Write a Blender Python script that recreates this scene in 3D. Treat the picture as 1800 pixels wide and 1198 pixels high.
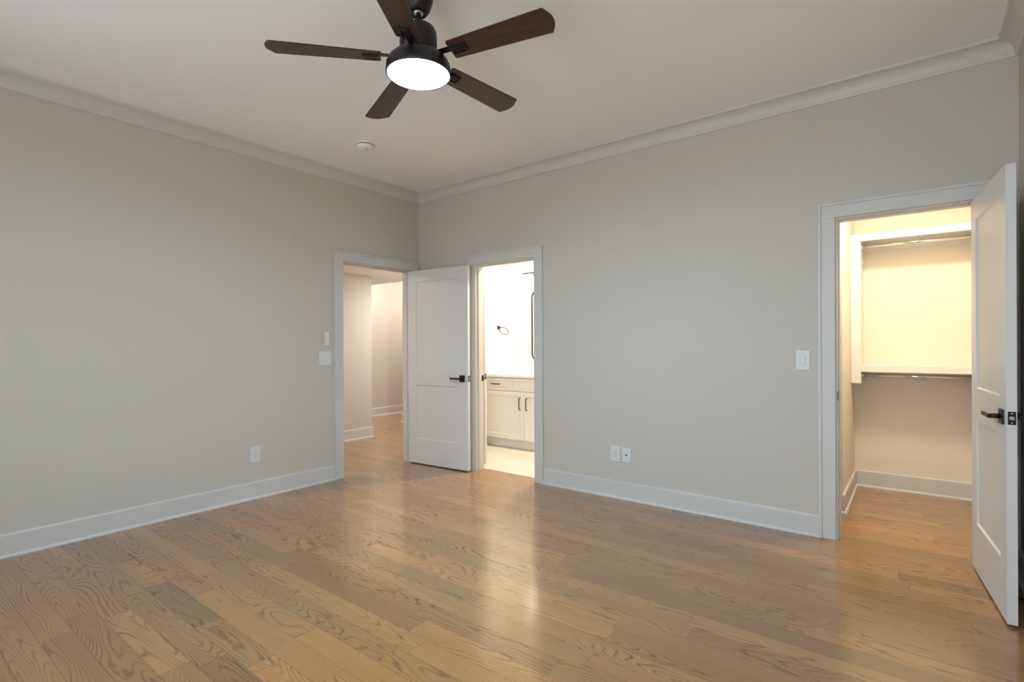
import bpy, bmesh, math, random
from mathutils import Vector, Matrix
R = math.radians
for o in list(bpy.data.objects):
    bpy.data.objects.remove(o, do_unlink=True)
sc = bpy.context.scene
COL = sc.collection
random.seed(7)

# ------------------------------------------------------------------ camera
cd = bpy.data.cameras.new('camera'); cam = bpy.data.objects.new('camera', cd); COL.objects.link(cam)
cd.sensor_width = 36.0; cd.lens = 917.44 / 1800 * 36
cd.shift_y = (605.75 - 599) / 1800
cd.clip_start = 0.02
cam.matrix_world = (Matrix.Translation((4.2924, -3.8902, 1.25)) @ Matrix.Rotation(0.65809, 4, 'Z')
                    @ Matrix.Rotation(R(90), 4, 'X') @ Matrix.Rotation(-0.0046, 4, 'Z'))
sc.camera = cam
sc.view_settings.view_transform = 'Standard'; sc.view_settings.look = 'None'
sc.view_settings.exposure = 0.0; sc.view_settings.gamma = 1.0; sc.view_settings.use_curve_mapping = False

# ------------------------------------------------------------------ world (overcast sky behind the windows)
w = bpy.data.worlds.new('World'); sc.world = w; w.use_nodes = True
w.node_tree.nodes['Background'].inputs['Color'].default_value = (0.62, 0.76, 1.0, 1)
w.node_tree.nodes['Background'].inputs['Strength'].default_value = 0.9

# ------------------------------------------------------------------ lights
FAN_STRENGTH = 305.0
def area(name, loc, rot, sx, sy, power, color, spread=180):
    l = bpy.data.lights.new(name, 'AREA'); l.shape = 'RECTANGLE'; l.size = sx; l.size_y = sy
    l.energy = power; l.color = color; l.spread = R(spread)
    o = bpy.data.objects.new(name, l); o.location = loc; o.rotation_euler = rot; COL.objects.link(o); return o
def disk(name, loc, size, power, color, rot=(0, 0, 0)):
    l = bpy.data.lights.new(name, 'AREA'); l.shape = 'DISK'; l.size = size; l.energy = power; l.color = color
    o = bpy.data.objects.new(name, l); o.location = loc; o.rotation_euler = rot; COL.objects.link(o); return o
# added area lamps outside the unseen rear windows, tilted up to brighten the ceiling
for wx, power in ((1.55, 23), (3.90, 50)):
    area('window_daylight', (wx, -5.0, 1.3), (R(120), 0, 0), 1.2, 1.8, power, (0.86, 0.95, 1.0))
# ceiling lamps of the neighbouring rooms
disk('hall_ceiling_lamp', (-0.80, 1.0, 2.19), 0.15, 25, (1.0, 0.95, 0.89))
disk('hall_ceiling_lamp', (-0.75, -1.35, 2.19), 0.15, 14, (1.0, 0.93, 0.84))
disk('hall_ceiling_lamp', (-2.50, 1.50, 2.71), 0.15, 25, (1.0, 0.94, 0.86))
disk('hall_ceiling_lamp', (-2.60, 3.10, 2.71), 0.15, 20, (1.0, 0.94, 0.86))  # extra unseen lamp, added to brighten the far hall wall
disk('bathroom_ceiling_lamp', (1.25, 0.85, 2.72), 0.2, 62, (1.0, 0.89, 0.74))
disk('closet_ceiling_lamp', (4.25, 0.38, 2.66), 0.35, 31, (1.0, 0.88, 0.67)).data.spread = R(168)

# ------------------------------------------------------------------ materials
def srgb(r, g, b):
    f = lambda c: (c / 255 / 12.92) if c / 255 <= 0.04045 else ((c / 255 + 0.055) / 1.055) ** 2.4
    return (f(r), f(g), f(b), 1)
def mat(name, col, rough=0.5, metal=0.0, spec=0.5, noise=0.0, nscale=200, bump=0.0, emit=None, es=0):
    m = bpy.data.materials.new(name); m.use_nodes = True
    nt = m.node_tree; b = nt.nodes['Principled BSDF']
    b.inputs['Base Color'].default_value = col; b.inputs['Roughness'].default_value = rough
    b.inputs['Metallic'].default_value = metal; b.inputs['Specular IOR Level'].default_value = spec
    if emit:
        b.inputs['Emission Color'].default_value = emit; b.inputs['Emission Strength'].default_value = es
    if noise or bump:
        tc = nt.nodes.new('ShaderNodeTexCoord'); n = nt.nodes.new('ShaderNodeTexNoise')
        n.inputs['Scale'].default_value = nscale; n.inputs['Detail'].default_value = 3
        nt.links.new(tc.outputs['Object'], n.inputs['Vector'])
        if noise:
            mx = nt.nodes.new('ShaderNodeMix'); mx.data_type = 'RGBA'
            mx.inputs[6].default_value = tuple(c * (1 - noise) for c in col[:3]) + (1,)
            mx.inputs[7].default_value = tuple(min(1, c * (1 + noise)) for c in col[:3]) + (1,)
            nt.links.new(n.outputs['Fac'], mx.inputs[0]); nt.links.new(mx.outputs[2], b.inputs['Base Color'])
        if bump:
            bp = nt.nodes.new('ShaderNodeBump'); bp.inputs['Strength'].default_value = bump
            bp.inputs['Distance'].default_value = 0.001
            nt.links.new(n.outputs['Fac'], bp.inputs['Height']); nt.links.new(bp.outputs['Normal'], b.inputs['Normal'])
    return m
M = {}
M['wall'] = mat('greige wall paint', (0.605, 0.555, 0.49, 1), 0.75, spec=0.25, noise=0.012, nscale=350, bump=0.12)
M['ceil'] = mat('white ceiling paint', (0.90, 0.885, 0.87, 1), 0.85, spec=0.2, noise=0.01, nscale=300, bump=0.08)
M['trim'] = mat('white trim paint', (0.645, 0.62, 0.585, 1), 0.42, spec=0.4, noise=0.008, nscale=120)
M['door'] = mat('white door paint', (0.70, 0.68, 0.65, 1), 0.38, spec=0.4, noise=0.008, nscale=120)
M['plate'] = mat('white plastic', (0.72, 0.72, 0.70, 1), 0.35, noise=0.005)
M['slot'] = mat('dark slot', (0.03, 0.03, 0.03, 1), 0.6, noise=0.1)
M['black'] = mat('matte black metal', (0.008, 0.007, 0.007, 1), 0.35, metal=0.1, noise=0.15)
M['bronze'] = mat('dark bronze metal', (0.013, 0.011, 0.012, 1), 0.38, metal=0.2, noise=0.15, nscale=90)
M['steel'] = mat('satin steel', (0.55, 0.53, 0.50, 1), 0.3, metal=1.0, noise=0.03)
M['chrome'] = mat('polished chrome', (0.75, 0.73, 0.70, 1), 0.09, metal=1.0, noise=0.02)
M['bath_wall'] = mat('warm white bathroom paint', (0.80, 0.76, 0.69, 1), 0.6, noise=0.01, nscale=300)
M['closet_wall'] = mat('closet wall paint', (0.80, 0.725, 0.62, 1), 0.7, spec=0.25, noise=0.01, nscale=300)  # bedroom paint made lighter, standing in for more bounced light
M['cabinet'] = mat('white cabinet paint', (0.78, 0.76, 0.72, 1), 0.4, noise=0.006)
M['quartz'] = mat('white quartz', (0.80, 0.79, 0.76, 1), 0.2, noise=0.03, nscale=25)
M['diffuser'] = mat('fan light diffuser', (0.9, 0.95, 1, 1), 0.4, emit=(0.56, 0.81, 1.0, 1), es=FAN_STRENGTH, noise=0.001)
M['globe'] = mat('glowing glass shade', (0.95, 0.92, 0.85, 1), 0.3, emit=(1.0, 0.86, 0.66, 1), es=29, noise=0.001)
M['mirror'] = mat('mirror glass', (0.88, 0.88, 0.88, 1), 0.02, metal=1.0, noise=0.002)
M['gap'] = mat('dark joint', (0.05, 0.032, 0.02, 1), 0.8, noise=0.1)

def wood_floor_material():
    m = bpy.data.materials.new('oak floorboards'); m.use_nodes = True
    nt = m.node_tree; N = nt.nodes; L = nt.links; b = N['Principled BSDF']
    def math_(op, a, c=None, clamp=False):
        n = N.new('ShaderNodeMath'); n.operation = op; n.use_clamp = clamp
        for i, v in enumerate((a, c)):
            if v is None: continue
            if isinstance(v, (int, float)): n.inputs[i].default_value = v
            else: L.new(v, n.inputs[i])
        return n.outputs[0]
    uv = N.new('ShaderNodeUVMap'); uv.uv_map = 'grain'
    at = N.new('ShaderNodeAttribute'); at.attribute_name = 'tone'
    sp = N.new('ShaderNodeSeparateColor'); L.new(at.outputs['Color'], sp.inputs[0])
    s2 = N.new('ShaderNodeSeparateXYZ'); L.new(uv.outputs[0], s2.inputs[0])
    def scaled(sx, sy):
        mp = N.new('ShaderNodeMapping'); mp.inputs['Scale'].default_value = (sx, sy, 1)
        L.new(uv.outputs[0], mp.inputs[0]); return mp.outputs[0]
    def noise(vec, scale, detail=2, rough=0.5, dist=0.0):
        n = N.new('ShaderNodeTexNoise'); n.inputs['Scale'].default_value = scale
        n.inputs['Detail'].default_value = detail; n.inputs['Roughness'].default_value = rough
        n.inputs['Distortion'].default_value = dist
        L.new(vec, n.inputs['Vector']); return n.outputs['Fac']
    # growth rings: contour lines of a stretched noise plus a per-board straight slope
    big = noise(scaled(0.95, 6.5), 1.0, 1.2, 0.4, 0.15)
    mid = noise(scaled(7.0, 26.0), 1.0, 2, 0.6)
    slope = math_('MULTIPLY', sp.outputs['Blue'], 150.0)
    ph = math_('ADD', math_('MULTIPLY', s2.outputs['Y'], slope), math_('MULTIPLY', big, 26.0))
    ph = math_('ADD', ph, math_('MULTIPLY', mid, 1.1))
    fr = math_('FRACT', ph)
    tri = math_('ABSOLUTE', math_('SUBTRACT', fr, 0.5))            # 0 at line centre .. 0.5
    line = math_('SUBTRACT', 1.0, math_('MULTIPLY', tri, 4.2), True)
    line = math_('POWER', line, 1.4)
    vary = noise(scaled(2.2, 12.0), 1.0, 2)
    line = math_('MULTIPLY', line, math_('MULTIPLY', math_('SUBTRACT', vary, 0.22), 2.0), True)
    pores = noise(scaled(22.0, 420.0), 1.0, 3, 0.7)
    pores = math_('MULTIPLY', math_('SUBTRACT', pores, 0.52), 3.5, True)
    knot = noise(scaled(3.5, 22.0), 1.0, 1, 0.3)
    knot = math_('MULTIPLY', math_('SUBTRACT', knot, 0.70), 9.0, True)
    cloud = noise(scaled(1.2, 5.0), 1.0, 2)
    def mix(fac, a, c, mode='MIX'):
        n = N.new('ShaderNodeMix'); n.data_type = 'RGBA'; n.blend_type = mode
        for i, v in ((0, fac), (6, a), (7, c)):
            if isinstance(v, (int, float)): n.inputs[i].default_value = v
            elif isinstance(v, tuple): n.inputs[i].default_value = v
            else: L.new(v, n.inputs[i])
        return n.outputs[2]
    base = mix(sp.outputs['Green'], srgb(193, 136, 80), srgb(172, 130, 80))
    base = mix(math_('MULTIPLY', cloud, 0.5), base, srgb(146, 103, 60))
    base = mix(math_('MULTIPLY', line, 0.90), base, srgb(88, 55, 30))
    base = mix(math_('MULTIPLY', pores, 0.55), base, srgb(110, 80, 54))
    base = mix(math_('MULTIPLY', knot, 0.6), base, srgb(88, 58, 36))
    ton = N.new('ShaderNodeCombineColor')
    for i in range(3): L.new(sp.outputs['Red'], ton.inputs[i])
    base = mix(1.0, base, ton.outputs[0], 'MULTIPLY')
    L.new(base, b.inputs['Base Color'])
    b.inputs['Specular IOR Level'].default_value = 0.35
    L.new(math_('ADD', math_('MULTIPLY', line, 0.15), 0.34), b.inputs['Roughness'])
    b.inputs['Coat Weight'].default_value = 1.0; b.inputs['Coat Roughness'].default_value = 0.16; b.inputs['Coat IOR'].default_value = 1.52
    return m
M['floor'] = wood_floor_material()

def blade_material():
    m = bpy.data.materials.new('dark walnut blade'); m.use_nodes = True
    nt = m.node_tree; N = nt.nodes; L = nt.links; b = N['Principled BSDF']
    tc = N.new('ShaderNodeTexCoord'); mp = N.new('ShaderNodeMapping'); mp.inputs['Scale'].default_value = (3, 45, 3)
    n = N.new('ShaderNodeTexNoise'); n.inputs['Scale'].default_value = 2; n.inputs['Detail'].default_value = 4
    n.inputs['Distortion'].default_value = 0.6
    cr = N.new('ShaderNodeValToRGB'); cr.color_ramp.elements[0].position = 0.3; cr.color_ramp.elements[1].position = 0.7
    cr.color_ramp.elements[0].color = (0.017, 0.009, 0.006, 1); cr.color_ramp.elements[1].color = (0.062, 0.029, 0.018, 1)
    L.new(tc.outputs['Object'], mp.inputs[0]); L.new(mp.outputs[0], n.inputs[0]); L.new(n.outputs['Fac'], cr.inputs[0])
    L.new(cr.outputs[0], b.inputs['Base Color']); b.inputs['Roughness'].default_value = 0.4
    return m
M['blade'] = blade_material()

def tile_material():
    m = bpy.data.materials.new('pale bathroom tile'); m.use_nodes = True
    nt = m.node_tree; N = nt.nodes; L = nt.links; b = N['Principled BSDF']
    tc = N.new('ShaderNodeTexCoord'); br = N.new('ShaderNodeTexBrick')
    br.inputs['Color1'].default_value = (0.70, 0.63, 0.53, 1); br.inputs['Color2'].default_value = (0.67, 0.60, 0.50, 1)
    br.inputs['Mortar'].default_value = (0.52, 0.46, 0.38, 1); br.inputs['Scale'].default_value = 1.0
    br.inputs['Mortar Size'].default_value = 0.003; br.inputs['Brick Width'].default_value = 0.6; br.inputs['Row Height'].default_value = 0.3
    L.new(tc.outputs['Object'], br.inputs['Vector']); L.new(br.outputs['Color'], b.inputs['Base Color'])
    b.inputs['Roughness'].default_value = 0.35
    return m
M['tile'] = tile_material()

def glass_material():
    m = bpy.data.materials.new('window glass'); m.use_nodes = True
    b = m.node_tree.nodes['Principled BSDF']
    b.inputs['Base Color'].default_value = (1, 1, 1, 1); b.inputs['Roughness'].default_value = 0.0
    b.inputs['Transmission Weight'].default_value = 1.0; b.inputs['IOR'].default_value = 1.02
    return m
M['glass'] = glass_material()

# ------------------------------------------------------------------ mesh helpers
class MB:
    def __init__(s): s.bm = bmesh.new()
    def box(s, x0, x1, y0, y1, z0, z1, bev=0.0, mi=0):
        vs = [s.bm.verts.new((x, y, z)) for x in (x0, x1) for y in (y0, y1) for z in (z0, z1)]
        q = [(0, 1, 3, 2), (4, 6, 7, 5), (0, 4, 5, 1), (2, 3, 7, 6), (0, 2, 6, 4), (1, 5, 7, 3)]
        fs = [s.bm.faces.new([vs[i] for i in f]) for f in q]
        for f in fs: f.material_index = mi
        if bev:
            es = list({e for f in fs for e in f.edges})
            bmesh.ops.bevel(s.bm, geom=es, offset=bev, segments=2, affect='EDGES', profile=0.5)
        return s
    def lathe(s, prof, n=48, c=(0, 0, 0), axis='Z', mi=0, smooth=True):
        rings = []
        for r, z in prof:
            ring = []
            for i in range(n):
                a = 2 * math.pi * i / n
                p = (r * math.cos(a), r * math.sin(a), z)
                if axis == 'X': p = (z, r * math.cos(a), r * math.sin(a))
                if axis == 'Y': p = (r * math.sin(a), z, r * math.cos(a))
                ring.append(s.bm.verts.new((p[0] + c[0], p[1] + c[1], p[2] + c[2])))
            rings.append(ring)
        for a, b in zip(rings, rings[1:]):
            for i in range(n):
                f = s.bm.faces.new((a[i], a[(i + 1) % n], b[(i + 1) % n], b[i])); f.smooth = smooth; f.material_index = mi
        for ring in (rings[0], rings[-1]):
            f = s.bm.faces.new(ring); f.material_index = mi
        return s
    def tube(s, pts, r, n=12, closed=False, smooth=True):
        pts = [Vector(p) for p in pts]; m = len(pts); rings = []
        prev = None
        for i, p in enumerate(pts):
            if closed: t = (pts[(i + 1) % m] - pts[i - 1]).normalized()
            else: t = (pts[min(i + 1, m - 1)] - pts[max(i - 1, 0)]).normalized()
            if prev is None:
                u = t.cross(Vector((0, 0, 1)) if abs(t.z) < 0.9 else Vector((1, 0, 0))).normalized()
            else: u = (prev - t * prev.dot(t)).normalized()
            prev = u; v = t.cross(u)
            rings.append([s.bm.verts.new(p + r * (math.cos(2 * math.pi * k / n) * u + math.sin(2 * math.pi * k / n) * v)) for k in range(n)])
        rng = range(m) if closed else range(m - 1)
        for i in rng:
            a, b = rings[i], rings[(i + 1) % m]
            for k in range(n):
                f = s.bm.faces.new((a[k], a[(k + 1) % n], b[(k + 1) % n], b[k])); f.smooth = smooth
        if not closed:
            s.bm.faces.new(rings[0]); s.bm.faces.new(rings[-1])
        return s
    def prism(s, poly, z0, z1, bev=0.0):
        lo = [s.bm.verts.new((x, y, z0)) for x, y in poly]; hi = [s.bm.verts.new((x, y, z1)) for x, y in poly]
        fs = [s.bm.faces.new(lo), s.bm.faces.new(hi)]
        for i in range(len(poly)):
            j = (i + 1) % len(poly); fs.append(s.bm.faces.new((lo[i], lo[j], hi[j], hi[i])))
        if bev:
            es = list({e for f in fs[:2] for e in f.edges})
            bmesh.ops.bevel(s.bm, geom=es, offset=bev, segments=2, affect='EDGES')
        return s
    def sweep(s, path, prof, smooth=False):
        """profile (n, z): n is measured to the LEFT of the walking direction, mitred corners"""
        P = [Vector((x, y)) for x, y in path]; rings = []
        for i, p in enumerate(P):
            ds = []
            if i > 0: ds.append((P[i] - P[i - 1]).normalized())
            if i < len(P) - 1: ds.append((P[i + 1] - P[i]).normalized())
            ns = [Vector((-d.y, d.x)) for d in ds]
            if len(ns) == 1: mv = ns[0]
            else:
                mv = (ns[0] + ns[1]).normalized(); mv /= mv.dot(ns[0])
            rings.append([s.bm.verts.new((p.x + mv.x * n, p.y + mv.y * n, z)) for n, z in prof])
        k = len(prof)
        for a, b in zip(rings, rings[1:]):
            for i in range(k):
                j = (i + 1) % k
                s.bm.faces.new((a[i], a[j], b[j], b[i]))
        s.bm.faces.new(rings[0]); s.bm.faces.new(rings[-1])
        return s
    def build(s, name, m, parent=None, loc=None, rot=None):
        bmesh.ops.recalc_face_normals(s.bm, faces=s.bm.faces)
        me = bpy.data.meshes.new(name); s.bm.to_mesh(me); s.bm.free()
        for x in (m if isinstance(m, (list, tuple)) else [m]): me.materials.append(x)
        o = bpy.data.objects.new(name, me); COL.objects.link(o)
        if parent: o.parent = parent
        if loc: o.location = loc
        if rot: o.rotation_euler = rot
        return o
def struct(name, mb, m, label=None, parent=None, **k):
    o = mb.build(name, m, parent, **k)
    if not parent: o['kind'] = 'structure'
    if label: o['label'] = label
    return o
def tag(o, label, cat, group=None):
    o['label'] = label; o['category'] = cat
    if group: o['group'] = group
    return o
def thing(name, label, cat, loc=(0, 0, 0), rz=0.0, group=None):
    o = bpy.data.objects.new(name, None); COL.objects.link(o); o.empty_display_size = 0.1
    o.location = loc; o.rotation_euler = (0, 0, rz); return tag(o, label, cat, group)

# ------------------------------------------------------------------ dimensions
W = 4.737; YR = -4.70; H = 2.89; T = 0.12; HEAD = 2.045
L0, L1 = -0.957, -0.120          # hall door opening on the left wall (y)
B0, B1 = 0.822, 1.545            # bathroom opening (x)
C0, C1 = 3.893, 4.578            # closet opening (x)
HALLZ = 2.205

# ------------------------------------------------------------------ floor: boards along x
def board_floor():
    bm = bmesh.new(); uvl = bm.loops.layers.uv.new('grain'); cl = bm.loops.layers.float_color.new('tone')
    PW = 0.112; y0 = -2.81 - 18 * PW
    rnd = random.Random(21)
    def clip_regions(ya, yb):
        yc = (ya + yb) / 2
        if yc < 0.0: return [(-3.45, W + 0.1)]
        if yc < 0.11: return [(-3.45, B0 - 0.0), (B0, B1), (C0 - 0.05, W)]
        return [(-3.45, -0.05), (3.1, W)]
    def quad(xa, xb, ya, yb, z, tone, off, mi=0):
        vs = [bm.verts.new((x, y, z)) for x, y in ((xa, ya), (xb, ya), (xb, yb), (xa, yb))]
        f = bm.faces.new(vs); f.material_index = mi
        for lp in f.loops:
            co = lp.vert.co
            lp[uvl].uv = (co.x + off[0], co.y + off[1]); lp[cl] = tone
    nrows = int((4.6 - y0) / PW) + 1
    fixed = {17: [(1.14, 1.757, (0.70, 0.8, 0.25))]}
    for r in range(nrows):
        ya = y0 + r * PW; yb = ya + PW; g = 0.0005
        cuts = []; x = -3.5 - rnd.random() * 1.2
        while x < W + 0.1:
            ln = rnd.choice([0.45, 0.7, 0.9, 1.1, 1.3, 1.5, 1.7]) * (0.85 + 0.3 * rnd.random())
            cuts.append((x, x + ln)); x += ln
        if r in fixed:
            fa, fb, _ = fixed[r][0]
            cuts = [(a, min(b, fa)) for a, b in cuts if a < fa] + [(fa, fb)] + [(max(a, fb), b) for a, b in cuts if b > fb]
        for a, b in cuts:
            off = (rnd.uniform(0, 80), rnd.uniform(0, 80))
            bright = min(1.0, max(0.66, rnd.gauss(0.86, 0.075)))
            slope = rnd.choice([0.0, 0.03, 0.08, 0.15, 0.35, 0.6, 0.9]) * rnd.choice([-1, 1])
            tone = (bright, rnd.random(), slope, 1)
            if r in fixed and (a, b) == fixed[r][0][:2]: tone = (0.56, 0.5, 0.35, 1)
            for xa, xb in clip_regions(ya, yb):
                a2, b2 = max(a, xa), min(b, xb)
                if b2 - a2 < 0.002: continue
                quad(a2 + g, b2 - g, ya + g, yb - g, 0.0, tone, off)
    for x0_, x1_, ya, yb in ((-3.45, W + .1, YR - .2, .11), (-3.45, -.05, .11, 4.6), (3.1, W, .11, 1.8)):
        quad(x0_, x1_, ya, yb, -0.0015, (1, 1, 1, 1), (0, 0), 1)
    me = bpy.data.meshes.new('floor'); bm.to_mesh(me); bm.free()
    me.materials.append(M['floor']); me.materials.append(M['gap'])
    o = bpy.data.objects.new('floor', me); COL.objects.link(o)
    o['kind'] = 'structure'; o['label'] = 'oak strip floor of mixed brown boards running along the back wall'
board_floor()
struct('floor_bathroom', MB().box(-0.02, 2.6, 0.11, 1.8, -0.05, 0.002), M['tile'], 'pale tiled bathroom floor')

# ------------------------------------------------------------------ bedroom walls
struct('wall_left', MB().box(-T, 0, YR, L0, 0, H).box(-T, 0, L0, L1, HEAD, H).box(-T, 0, L1, 0.0, 0, H), M['wall'])
struct('wall_back', MB().box(0, B0, 0, T, 0, H).box(B0, B1, 0, T, HEAD, H).box(B1, C0, 0, T, 0, H)
       .box(C0, C1, 0, T, HEAD, H).box(C1, W, 0, T, 0, H), M['wall'])
struct('wall_right', MB().box(W, W + T, YR, T, 0, H), M['wall'])
WIN = [(0.95, 2.15), (3.28, 4.55)]; WZ0, WZ1 = 0.6, 2.4  # assumed, unseen windows; moved and sized for the light they let in
mb = MB(); xs = [-T, 0.95, 2.15, 3.28, 4.55, W + T]
for i in range(0, 5):
    if i % 2 == 0: mb.box(xs[i], xs[i + 1], YR - T, YR, 0, H)
    else: mb.box(xs[i], xs[i + 1], YR - T, YR, 0, WZ0).box(xs[i], xs[i + 1], YR - T, YR, WZ1, H)
struct('wall_rear', mb, M['wall'])
struct('ceiling', MB().box(-T, W + T, YR - T, T, H, H + 0.1), M['ceil'])
for i, (a, b) in enumerate(WIN):
    f = MB()
    f.box(a, a + .05, YR - .09, YR - .02, WZ0, WZ1).box(b - .05, b, YR - .09, YR - .02, WZ0, WZ1)
    f.box(a + .05, b - .05, YR - .09, YR - .02, WZ0, WZ0 + .05).box(a + .05, b - .05, YR - .09, YR - .02, WZ1 - .05, WZ1)
    f.box(a + .05, b - .05, YR - .08, YR - .04, 1.43, 1.47)
    wo = struct('window_%d' % (i + 1), f, M['trim'])
    MB().box(a + .05, b - .05, YR - .062, YR - .058, WZ0 + .05, WZ1 - .05).build('pane', M['glass'], wo)
    MB().box(a - .06, b + .06, YR - .02, YR + .05, WZ0 - .03, WZ0).build('window_sill', M['trim'], wo)

# ------------------------------------------------------------------ hall beyond the left door
struct('wall_hall_left', MB().box(-3.5, -1.6, -2.2, 0.59, 0, H), M['wall'])
struct('wall_hall_far', MB().box(-3.5, -3.3, 0.59, 4.5, 0, H), M['wall'])
struct('wall_hall_end', MB().box(-2.32, -T, 1.745, 4.5, 0, H), M['wall'])
struct('wall_hall_rear', MB().box(-1.6, -T, -2.2, -2.05, 0, H).box(-3.5, -T, 4.5, 4.6, 0, H), M['wall'])
struct('ceiling_hall', MB().box(-3.3, -T, -2.05, 1.28, HALLZ, HALLZ + .08).box(-3.5, -T, 1.28, 4.6, 2.74, 2.82)
       .box(-3.3, -T, 1.2, 1.28, HALLZ + .08, 2.75), M['ceil'])

# ------------------------------------------------------------------ bathroom shell
struct('wall_bathroom_left', MB().box(-T, 0, T, 0.30, 0, 2.76).box(-T, 0, 0.30, 1.00, HEAD, 2.76).box(-T, 0, 1.00, 1.66, 0, 2.76), M['bath_wall'])
struct('wall_bathroom_back', MB().box(-T, 2.6, 1.66, 1.74, 0, 2.76), M['bath_wall'])
struct('wall_bathroom_right', MB().box(2.6, 2.7, T, 1.74, 0, 2.76), M['bath_wall'])
struct('ceiling_bathroom', MB().box(-T, 2.7, T, 1.74, 2.76, 2.84), M['ceil'])
struct('wall_linen_closet', MB().box(-.46, -.44, .26, 1.04, 0, HALLZ).box(-.44, -T, .26, .28, 0, HALLZ).box(-.44, -T, 1.02, 1.04, 0, HALLZ), M['bath_wall'])

# ------------------------------------------------------------------ closet shell
struct('wall_closet_left', MB().box(3.0, 3.865, 0.64, 1.60, 0, 2.70), M['closet_wall'])
struct('wall_closet_side', MB().box(3.0, 3.1, T, 0.64, 0, 2.70), M['closet_wall'])
struct('wall_closet_back', MB().box(3.0, W + .06, 1.60, 1.72, 0, 2.70), M['closet_wall'])
struct('wall_closet_right', MB().box(4.662, W + .06, T, 1.60, 0, 2.70), M['closet_wall'])
struct('ceiling_closet', MB().box(3.0, W + .06, T, 1.72, 2.70, 2.78), M['ceil'])

# ------------------------------------------------------------------ baseboards with shoe moulding
BB = [(0, 0), (0.014, 0), (0.014, 0.132), (0.011, 0.138), (0.004, 0.14), (0, 0.14)]
SH = [(0.014, 0)] + [(0.014 + 0.012 * math.cos(a), 0.018 * math.sin(a)) for a in [R(x) for x in (0, 22, 45, 68, 90)]]
def baseboard(name, path, m=None, label=None):
    o = struct(name, MB().sweep(path, BB), m or M['trim'], label)
    MB().sweep(path, SH).build('shoe_moulding', m or M['trim'], o)
    return o
CW = 0.098
baseboard('baseboard_left', [(0, L0 - CW), (0, YR)])
baseboard('baseboard_back', [(C0 - CW + .002, 0), (B1 + CW - .012, 0)])
baseboard('baseboard_right', [(W, YR), (W, 0), (C1 + CW, 0)])
baseboard('baseboard_rear', [(0, YR), (W, YR)])
baseboard('baseboard_hall_left', [(-3.3, 0.59), (-1.6, 0.59), (-1.6, -2.05)])
baseboard('baseboard_hall_far', [(-3.3, 4.5), (-3.3, 0.59)])
baseboard('baseboard_hall_end', [(-T, 1.745), (-2.32, 1.745), (-2.32, 4.5)])
baseboard('baseboard_closet', [(4.662, T), (4.662, 1.60), (3.865, 1.60), (3.865, 0.64), (3.1, 0.64)])
baseboard('baseboard_bathroom', [(0, 1.02), (0, 1.03)])

# ------------------------------------------------------------------ crown moulding
CR = [(0, H - .100), (0.010, H - .100), (0.013, H - .095)]
for t in range(9):
    a = R(90 * t / 8)
    CR.append((0.083 - 0.068 * math.cos(a), H - 0.018 - 0.072 + 0.072 * math.sin(a)))
CR += [(0.086, H), (0, H)]
struct('trim_crown', MB().sweep([(W, YR), (W, 0), (0, 0), (0, YR), (W, YR)], CR), M['trim'], 'white crown moulding around the bedroom ceiling')

# ------------------------------------------------------------------ door casings and jambs
def casing_boxes(mb, put, a0, a1, off, sgn, head=HEAD, left=True, right=True):
    """put(a0,a1,d0,d1,z0,z1): a along the wall, d out of the wall"""
    th, bt, bw, rv = 0.017, 0.023, 0.018, 0.004
    lo, hi = a0 - rv, a1 + rv
    if left:
        put(lo - CW + bw + rv, lo, 0, th, 0, head + rv); put(lo - CW + rv, lo - CW + bw + rv, 0, bt, 0, head + CW)
    if right:
        put(hi, hi + CW - bw - rv, 0, th, 0, head + rv); put(hi + CW - bw - rv, hi + CW - rv, 0, bt, 0, head + CW)
    put(lo - CW + bw + rv, hi + CW - bw - rv, 0, th, head + rv, head + CW - bw)
    put(lo - CW + bw + rv, hi + CW - bw - rv, 0, bt, head + CW - bw, head + CW)
# left wall opening (normal +x)
m1 = MB(); casing_boxes(m1, lambda a, b, d, e, z, zz: m1.box(d, e, a, b, z, zz, .0015), L0, L1, 0, 1)
t1 = struct('trim_1', m1, M['trim'], 'white casing around the left doorway to the hall')
j = MB(); JT = 0.004
def jamb(a0, a1, horiz, s0, s1, ya=0.0, yb=T):
    """lining of an opening; s0..s1 the depth range of the stop strip"""
    q = MB(); jt = 0.006
    def put(a, b, d0, d1, z0, z1):
        if horiz: q.box(a, b, d0, d1, z0, z1)
        else: q.box(-d1, -d0, a, b, z0, z1)
    put(a0 - .0, a0 + jt, ya - .001, yb + .001, 0, HEAD); put(a1 - jt, a1, ya - .001, yb + .001, 0, HEAD)
    put(a0 + jt, a1 - jt, ya - .001, yb + .001, HEAD - jt, HEAD)
    put(a0 + jt, a0 + jt + .011, s0, s1, 0, HEAD - jt); put(a1 - jt - .011, a1 - jt, s0, s1, 0, HEAD - jt)
    put(a0 + jt + .011, a1 - jt - .011, s0, s1, HEAD - jt - .011, HEAD - jt)
    return q
jamb(L0, L1, False, 0.038, 0.075).build('door_jamb', M['trim'], t1)
MB().box(-.030, .002, L0 + .006, L0 + .008, .885, .945).build('strike_plate', M['steel'], t1)
m2 = MB(); casing_boxes(m2, lambda a, b, d, e, z, zz: m2.box(a, b, -e, -d, z, zz, .0015), B0, B1, 0, 1)
t2 = struct('trim_2', m2, M['trim'], 'white casing around the middle doorway to the bathroom')
jamb(B0, B1, True, 0.035, 0.075).build('door_jamb', M['trim'], t2)
MB().box(B0 + .006, B0 + .0085, .078, .112, .885, .945).box(B0 + .0085, B0 + .012, .105, .116, .90, .93).build('strike_plate', M['bronze'], t2)
m3 = MB(); casing_boxes(m3, lambda a, b, d, e, z, zz: m3.box(a, b, -e, -d, z, zz, .0015), C0, C1, 0, 1, right=False)
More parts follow.
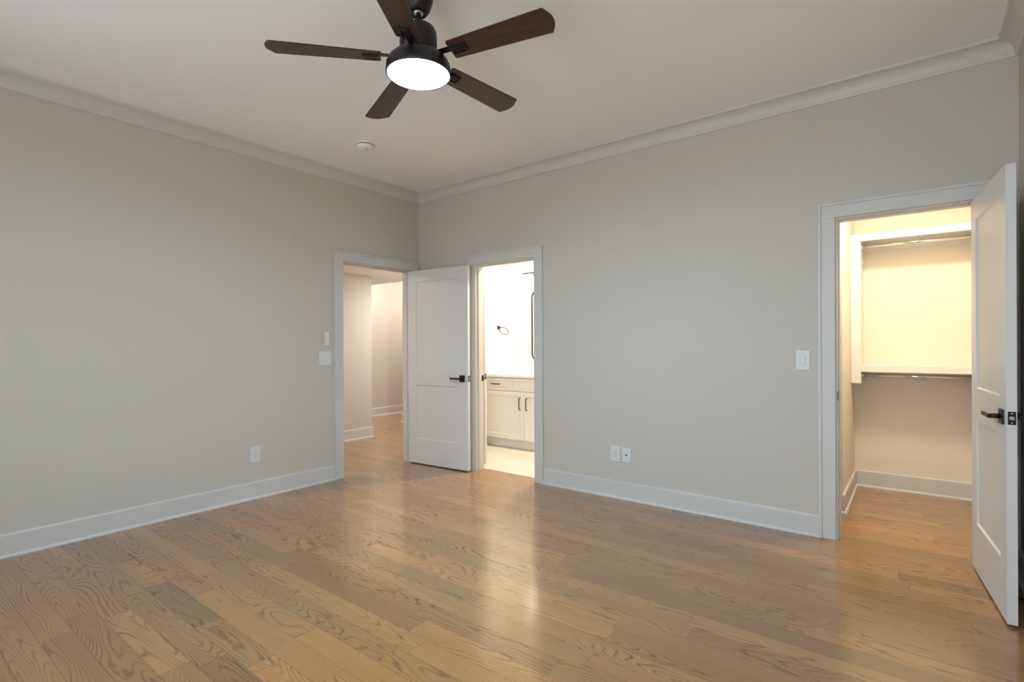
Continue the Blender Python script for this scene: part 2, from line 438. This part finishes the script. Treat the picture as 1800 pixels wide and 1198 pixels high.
m3.box(C1 + .004, W - .028, -.017, 0, 0, HEAD + .004)
t3 = struct('trim_3', m3, M['trim'], 'white casing around the right doorway to the closet')
jamb(C0, C1, True, 0.040, 0.080).build('door_jamb', M['trim'], t3)
MB().box(C0 + .006, C0 + .009, -.004, .030, .885, .945, .001).build('strike_plate', M['bronze'], t3)

# ------------------------------------------------------------------ doors
def slab_mesh(Lw, th=0.035, z0=0.012, z1=2.035):
    st = 0.115
    pans = [(st, Lw - st, 0.27, 0.835), (st, Lw - st, 1.005, z1 - .118)]
    bm = bmesh.new()
    xs = [0, st, Lw - st, Lw]; zs = [z0, pans[0][2], pans[0][3], pans[1][2], pans[1][3], z1]
    cache = {}
    def V(x, y, z):
        k = (round(x, 5), round(y, 5), round(z, 5))
        if k not in cache: cache[k] = bm.verts.new((x, y, z))
        return cache[k]
    for side in (0, 1):
        y = -th if side == 0 else 0.0; d = 1 if side == 0 else -1
        for i in range(3):
            for k in range(5):
                xa, xb, za, zb = xs[i], xs[i + 1], zs[k], zs[k + 1]
                if i == 1 and k in (1, 3):
                    s_ = 0.007; dp = 0.009 * d
                    A = [(xa, za), (xb, za), (xb, zb), (xa, zb)]
                    Bq = [(xa + s_, za + s_), (xb - s_, za + s_), (xb - s_, zb - s_), (xa + s_, zb - s_)]
                    for n in range(4):
                        m_ = (n + 1) % 4
                        bm.faces.new((V(A[n][0], y, A[n][1]), V(A[m_][0], y, A[m_][1]), V(Bq[m_][0], y + dp, Bq[m_][1]), V(Bq[n][0], y + dp, Bq[n][1])))
                    bm.faces.new([V(p[0], y + dp, p[1]) for p in Bq])
                else:
                    bm.faces.new((V(xa, y, za), V(xb, y, za), V(xb, y, zb), V(xa, y, zb)))
    for i in range(3):
        for z in (z0, z1):
            bm.faces.new((V(xs[i], -th, z), V(xs[i + 1], -th, z), V(xs[i + 1], 0, z), V(xs[i], 0, z)))
    for k in range(5):
        for x in (0, Lw):
            bm.faces.new((V(x, -th, zs[k]), V(x, 0, zs[k]), V(x, 0, zs[k + 1]), V(x, -th, zs[k + 1])))
    s = MB(); s.bm.free(); s.bm = bm
    return s
def make_door(name, label, pin, ang, Lw, back_neck=0.045, handle=True):
    o = struct(name, slab_mesh(Lw), M['door'], label, loc=(pin[0], pin[1], 0), rot=(0, 0, R(ang)))
    hz = 0.918; hx = Lw - 0.070
    if handle:
        for d, y, nk in ((-1, -0.035, 0.045), (1, 0.0, back_neck)):
            h = MB().box(hx - .033, hx + .033, min(y, y + d * .009), max(y, y + d * .009), hz - .033, hz + .033, .0015).build('door_handle', M['black'], o)
            h['label'] = 'black square rosette with lever'
            MB().lathe([(0.011, y + d * .008), (0.011, y + d * nk)], 24, (hx, 0, hz), 'Y').build('neck', M['black'], h)
            e0, e1 = sorted((y + d * (nk - .004), y + d * (nk + .008)))
            MB().box(hx - .122, hx + .012, e0, e1, hz - .009, hz + .009, .0015).build('lever', M['black'], h)
    p = MB().box(Lw - .0005, Lw + .0015, -.031, -.004, hz - .029, hz + .029, .0006).build('latch_plate', M['black'], o)
    MB().lathe([(0.0095, Lw + .001), (0.0095, Lw + .007), (0.007, Lw + .009)], 24, (0, -.0175, hz), 'X').build('latch_bolt', M['steel'], p)
    for z in (hz - .021, hz + .021):
        MB().lathe([(0.0035, Lw + .001), (0.0035, Lw + .0022)], 16, (0, -.0175, z), 'X').build('screw', M['steel'], p)
    for z in (0.25, 1.03, 1.80):
        MB().lathe([(0.0055, z - .045), (0.0055, z + .045)], 16, (-.004, 0.006, 0)).build('hinge', M['black'], o)
    return o
d1 = make_door('door_1', 'white two-panel door standing open beside the hall doorway', (0.004, -0.126), 4.2, 0.81, back_neck=0.024)
d2 = make_door('door_2', 'edge of a white door standing open inside the bathroom', (0.008, 0.312), 0.0, 0.695)
d3 = make_door('door_3', 'white two-panel closet door standing open against the right wall', (4.575, -0.008), -84.7, 0.735)

# door stop on the right baseboard behind the closet door
ds = thing('door_stop', 'black rigid door stop on the baseboard behind the open closet door', 'door stop', (W - .014, -0.60, 0.085), 0)
MB().lathe([(0.012, 0), (0.012, -.006), (0.005, -.010), (0.005, -.058)], 20, axis='X').build('rod', M['black'], ds)
MB().lathe([(0.009, -.056), (0.010, -.060), (0.009, -.070)], 20, axis='X').build('tip', M['black'], ds)

# ------------------------------------------------------------------ ceiling fan
FX, FY = 2.571, -2.325
fan = thing('ceiling_fan', 'dark bronze five-blade ceiling fan with glowing round light hanging from the ceiling', 'ceiling fan', (FX, FY, H))
def zf(z): return z - H
MB().lathe([(0.066, 0), (0.068, -.02), (0.068, zf(2.80)), (0.063, zf(2.755)), (0.050, zf(2.718)), (0.036, zf(2.70)), (0.030, zf(2.702)), (0.026, zf(2.72))], 56).build('canopy', M['bronze'], fan)
ball = MB().lathe([(0.004, zf(2.745)), (0.022, zf(2.735)), (0.027, zf(2.718)), (0.022, zf(2.702)), (0.013, zf(2.694))], 40).build('hanger_ball', M['steel'], fan)
MB().lathe([(0.0135, zf(2.72)), (0.0135, zf(2.63))], 32).build('downrod', M['bronze'], fan)
MB().lathe([(0.020, zf(2.650)), (0.058, zf(2.645)), (0.072, zf(2.636)), (0.080, zf(2.618)), (0.081, zf(2.60)), (0.081, zf(2.535)), (0.076, zf(2.53))], 64).build('motor_housing', M['bronze'], fan)
MB().lathe([(0.070, zf(2.535)), (0.092, zf(2.524)), (0.112, zf(2.512)), (0.130, zf(2.494)), (0.1385, zf(2.476)), (0.141, zf(2.456)), (0.141, zf(2.436)), (0.138, zf(2.4325)), (0.133, zf(2.435)), (0.133, zf(2.445))], 72).build('light_housing', M['bronze'], fan)
MB().lathe([(0.1325, zf(2.442)), (0.1325, zf(2.436)), (0.128, zf(2.432)), (0.105, zf(2.427)), (0.07, zf(2.424)), (0.03, zf(2.423)), (0.005, zf(2.423))], 72).build('light_diffuser', M['diffuser'], fan)
def blade_outline():
    r0, r1, w0, w1 = 0.160, 0.640, 0.052, 0.066
    pts = [(r0, -w0 + .006), (r0 + .006, -w0)]
    pts.append((r1 - .045, -w1))
    # rounded tip leaning to one side
    n = 10
    for i in range(n + 1):
        t = i / n; y = -w1 + 2 * w1 * t
        x = r1 - .012 - .030 * (2 * t - 1) ** 2 - 0.010 * (1 - t)
        if 0 < i < n: pts.append((x, y * 0.985))
    pts.append((r1 - .040, w1)); pts += [(r0 + .006, w0), (r0, w0 - .006)]
    return pts
bl0 = MB().prism(blade_outline(), -.0035, .0035, .0015).build('blade', M['blade'], fan)
bl0['label'] = 'dark walnut fan blade'
br = MB()
br.box(0.075, 0.185, -.014, .014, .004, .009, .001)
br.box(0.168, 0.240, -.024, .024, -.0085, -.0035, .002)
br.box(0.176, 0.232, -.020, -.013, -.014, -.0085, .0015).box(0.176, 0.232, .013, .020, -.014, -.0085, .0015)
br.box(0.226, 0.234, -.013, .013, -.014, -.0085, .0015).box(0.180, 0.222, -.005, .005, -.0115, -.0085, .001)
br0 = br.build('bracket', M['bronze'], bl0)
BLZ = zf(2.503); THETA0 = 15.2; PITCH = -10.0
for k in range(5):
    if k == 0: b_, r_ = bl0, br0
    else:
        b_ = bl0.copy(); COL.objects.link(b_); b_.parent = fan
        r_ = br0.copy(); COL.objects.link(r_); r_.parent = b_
    b_.rotation_mode = 'XYZ'
    th = R(THETA0 + 72 * k)
    b_.rotation_euler = (R(PITCH), -(0.047 * math.cos(th) + 0.005 * math.sin(th)), th); b_.location = (0, 0, BLZ)

# ------------------------------------------------------------------ smoke detector
sd = thing('smoke_detector', 'round white smoke detector on the ceiling behind the fan', 'smoke detector', (0.752, -1.257, H))
MB().lathe([(0.078, 0), (0.078, -.008), (0.074, -.010)], 48).build('base_plate', M['ceil'], sd)
cv = MB().lathe([(0.062, -.010), (0.066, -.014), (0.064, -.030), (0.052, -.040), (0.012, -.043)], 48).build('cover', M['ceil'], sd)
MB().lathe([(0.006, -.043), (0.006, -.045)], 16, (.02, .0, 0)).build('test_button', M['slot'], cv)
MB().lathe([(0.0665, -.0125), (0.0675, -.014), (0.0665, -.0155)], 48).build('vent_slot', M['slot'], cv)

# ------------------------------------------------------------------ plates; local: x along wall (seen left to right), -y out of the wall
def plate_base(o, w_, h_, th=.006):
    MB().box(-w_ / 2, w_ / 2, -th, 0, -h_ / 2, h_ / 2, .0018).build('cover_plate', M['plate'], o)
def outlet(label, loc, rz):
    o = thing('electrical_outlet', label, 'electrical outlet', loc, rz, 'electrical outlets low on the bedroom walls'); plate_base(o, .080, .124)
    f = MB().box(-.0165, .0165, -.0085, -.006, -.034, .034, .0008).build('receptacle', M['plate'], o)
    s = MB()
    for dz in (.019, -.015):
        s.box(-.0085, -.0060, -.009, -.0083, dz - .001, dz + .008).box(.0060, .0085, -.009, -.0083, dz - .001, dz + .006)
        s.box(-.003, .003, -.009, -.0083, dz - .011, dz - .0055)
    s.build('slots', M['slot'], f)
    return o
def rockers(o, xs_):
    for x in xs_:
        fr = MB().box(x - .0175, x + .0175, -.0072, -.006, -.034, .034).build('rocker_frame', M['plate'], o)
        MB().box(x - .0165, x + .0165, -.010, -.0066, -.0325, .0325, .002).build('rocker', M['plate'], fr)
E0 = R(90)      # left wall: out of wall is +x
outlet('white duplex outlet low on the left wall beside the baseboard', (0, -1.792, 0.360), E0)
outlet('white duplex outlet low on the back wall, left of the cable plate', (2.350, 0, 0.357), 0)
co = thing('cable_outlet', 'white plate with one round cable socket on the back wall', 'cable outlet', (2.448, 0, 0.357), 0)
plate_base(co, .078, .118)
MB().lathe([(0.0085, -.006), (0.0085, -.0072)], 24, axis='Y').build('socket_ring', M['steel'], co)
MB().lathe([(0.0055, -.0065), (0.0055, -.0125)], 24, axis='Y').build('socket', M['slot'], co)
sw = thing('light_switch', 'white double rocker switch plate left of the hall doorway', 'light switch', (0, -1.149, 1.136), E0, 'light switches beside the doorways')
plate_base(sw, .122, .126); rockers(sw, (-.023, .023))
sw = thing('light_switch', 'white single rocker switch plate left of the closet doorway', 'light switch', (3.706, 0, 1.142), 0, 'light switches beside the doorways')
plate_base(sw, .080, .126); rockers(sw, (0,))
MB().box(-.003, .003, -.007, -.006, .048, .050).build('indicator', M['slot'], sw)
fr_ = thing('fan_remote', 'slim white fan remote in its wall holder above the double switch', 'remote control', (0, -1.138, 1.309), E0)
MB().box(-.024, .024, -.010, 0, -.066, .040, .003).build('holder', M['plate'], fr_)
MB().box(-.0205, .0205, -.024, -.008, -.060, .066, .004).build('remote_body', M['plate'], fr_)
MB().box(-.005, .005, -.0245, -.0238, .030, .040, .001).box(-.005, .005, -.0245, -.0238, .010, .020, .001).build('buttons', M['plate'], fr_)

# ------------------------------------------------------------------ closet fittings
SX0, SX1 = 3.936, 4.662
def shelf(z0, label):
    o = thing('closet_shelf', label, 'shelf', (SX0, 1.29, z0), 0, 'shelves in the closet')
    MB().box(0.001, SX1 - SX0 - .001, 0.018, 0.309, .030, .050).build('shelf_board', M['cabinet'], o)
    MB().box(0.001, SX1 - SX0 - .001, 0.0, 0.018, 0, .056, .0015).build('front_edge', M['cabinet'], o)
    MB().box(0.001, SX1 - SX0 - .001, 0.292, 0.309, -.05, .030).build('wall_cleat', M['cabinet'], o)
shelf(2.093, 'upper white closet shelf near the closet ceiling')
shelf(1.013, 'lower white closet shelf at waist height')
tag(MB().box(3.866, SX0, 1.29, 1.599, .918, 2.15, .0015).build('shelf_support_panel', M['cabinet']), 'tall white support panel holding both closet shelves on the left', 'shelf support')
for z, lb in ((2.055, 'chrome hanging rod under the upper closet shelf'), (.984, 'chrome hanging rod under the lower closet shelf')):
    o = thing('closet_rod', lb, 'hanging rod', (SX0, 1.365, z), 0, 'hanging rods in the closet')
    MB().lathe([(0.0145, .006), (0.0145, SX1 - SX0 - .006)], 32, axis='X').build('rod', M['chrome'], o)
    for x0_, x1_ in ((.001, .010), (SX1 - SX0 - .010, SX1 - SX0 - .001)):
        MB().lathe([(0.024, x0_), (0.024, x1_)], 24, axis='X').build('rod_socket', M['chrome'], o)

# ------------------------------------------------------------------ bathroom
van = thing('vanity_cabinet', 'white shaker vanity cabinet with dark pulls inside the bathroom', 'bathroom cabinet', (0.655, 1.04, 0))
VX = 0.650
MB().box(-VX, VX, .020, .615, .118, .858).box(-VX + .15, VX, .075, .60, .004, .118).build('body', M['cabinet'], van)
MB().box(-VX + .0, -VX + .15, .075, .090, .004, .118).build('toe_kick', M['cabinet'], van)
def shaker(mb, x0, x1, z0, z1, fr=.055):
    mb.box(x0, x0 + fr, 0, .019, z0, z1, .001).box(x1 - fr, x1, 0, .019, z0, z1, .001)
    mb.box(x0 + fr, x1 - fr, 0, .019, z0, z0 + fr, .001).box(x0 + fr, x1 - fr, 0, .019, z1 - fr, z1, .001)
    mb.box(x0 + fr, x1 - fr, .008, .019, z0 + fr, z1 - fr); return mb
def pull(parent, cx, cz, ln, vertical):
    pts = []
    for t in (-1, -.97, -.9, -.6, 0, .6, .9, .97, 1):
        d = {1: .0, .97: .018, .9: .026, .6: .029, 0: .030}[abs(t)]
        pts.append((cx, -d, cz + t * ln / 2) if vertical else (cx + t * ln / 2, -d, cz))
    return MB().tube(pts, .0055, 12).build('pull_handle', M['bronze'], parent)
for a, b, pl in ((-VX + .003, -.2125, 1), (-.2095, .2095, 0), (.2125, VX - .003, 1)):
    d_ = shaker(MB(), a, b, .700, .850, .032).build('drawer', M['cabinet'], van)
    if pl: pull(d_, (a + b) / 2, .776, .135, False)
for a, b, hx in ((-VX + .003, -.0015, -.055), (.0015, VX - .003, .045)):
    d_ = shaker(MB(), a, b, .122, .694).build('door', M['cabinet'], van); pull(d_, hx, .553, .140, True)
ct = tag(MB().box(0.002, 1.315, 1.02, 1.657, .860, .890, .002).build('countertop', M['quartz']), 'white stone countertop on the bathroom vanity', 'countertop')
MB().box(0.002, 1.315, 1.639, 1.657, .890, .985, .001).build('backsplash', M['quartz'], ct)
MB().box(0.002, 0.020, 1.06, 1.639, .890, .985, .001).build('side_splash', M['quartz'], ct)
tr = thing('towel_ring', 'dark metal towel ring on the bathroom side wall above the counter', 'towel ring', (0, 1.374, 1.475))
MB().box(0, .010, -.022, .022, -.022, .022, .001).build('wall_plate', M['bronze'], tr)
MB().box(.010, .048, -.008, .008, -.008, .008, .001).build('post', M['bronze'], tr)
rp = []
for k in range(40):
    a = 2 * math.pi * k / 40
    rp.append((.040 + .030 * (1 - math.cos(a)), .085 * math.sin(a) + .03, -.048 * (1 - math.cos(a)) + .004))
MB().tube(rp, .0052, 10, closed=True).build('ring', M['slot'], tr)
# mirror
def rrect(cx, cz, w_, h_, r_, n=8):
    out = []
    for sx, sz, a0 in ((1, 1, 0), (-1, 1, 90), (-1, -1, 180), (1, -1, 270)):
        for k in range(n + 1):
            a = R(a0 + 90 * k / n); out.append((cx + sx * (w_ / 2 - r_) + r_ * math.cos(a), cz + sz * (h_ / 2 - r_) + r_ * math.sin(a)))
    return out
mo = thing('wall_mirror', 'rounded rectangular mirror in a dark frame above the vanity', 'mirror', (0.655, 1.660, 1.50))
MB().tube([(x, -.014, z) for x, z in rrect(0, 0, .62, .89, .075)], .0095, 10, closed=True).build('frame', M['bronze'], mo)
g = MB(); pl_ = rrect(0, 0, .61, .88, .070)
fv = [g.bm.verts.new((x, -.012, z)) for x, z in pl_]; bv = [g.bm.verts.new((x, -.004, z)) for x, z in pl_]
g.bm.faces.new(fv); g.bm.faces.new(bv)
for i in range(len(pl_)): g.bm.faces.new((fv[i], fv[(i + 1) % len(pl_)], bv[(i + 1) % len(pl_)], bv[i]))
g.build('mirror_glass', M['mirror'], mo)
# vanity light
vl = thing('vanity_light', 'bathroom wall light with glowing glass shades above the mirror', 'wall light', (0.655, 1.660, 2.17))
MB().box(-.06, .06, -.02, 0, -.05, .05, .002).build('wall_plate', M['steel'], vl)
MB().box(-.385, .385, -.115, -.100, -.007, .007, .002).box(-.01, .01, -.105, -.015, -.007, .007).build('arm', M['bronze'], vl)
for x in (-.215, 0, .215):
    s_ = MB().lathe([(0.016, -.006), (0.020, -.045), (0.020, -.055)], 24, (x, -.1075, 0)).build('lamp_socket', M['steel'], vl)
    MB().lathe([(0.022, -.055), (0.048, -.085), (0.055, -.125), (0.048, -.165), (0.015, -.185)], 32, (x, -.1075, 0)).build('glass_shade', M['globe'], s_)
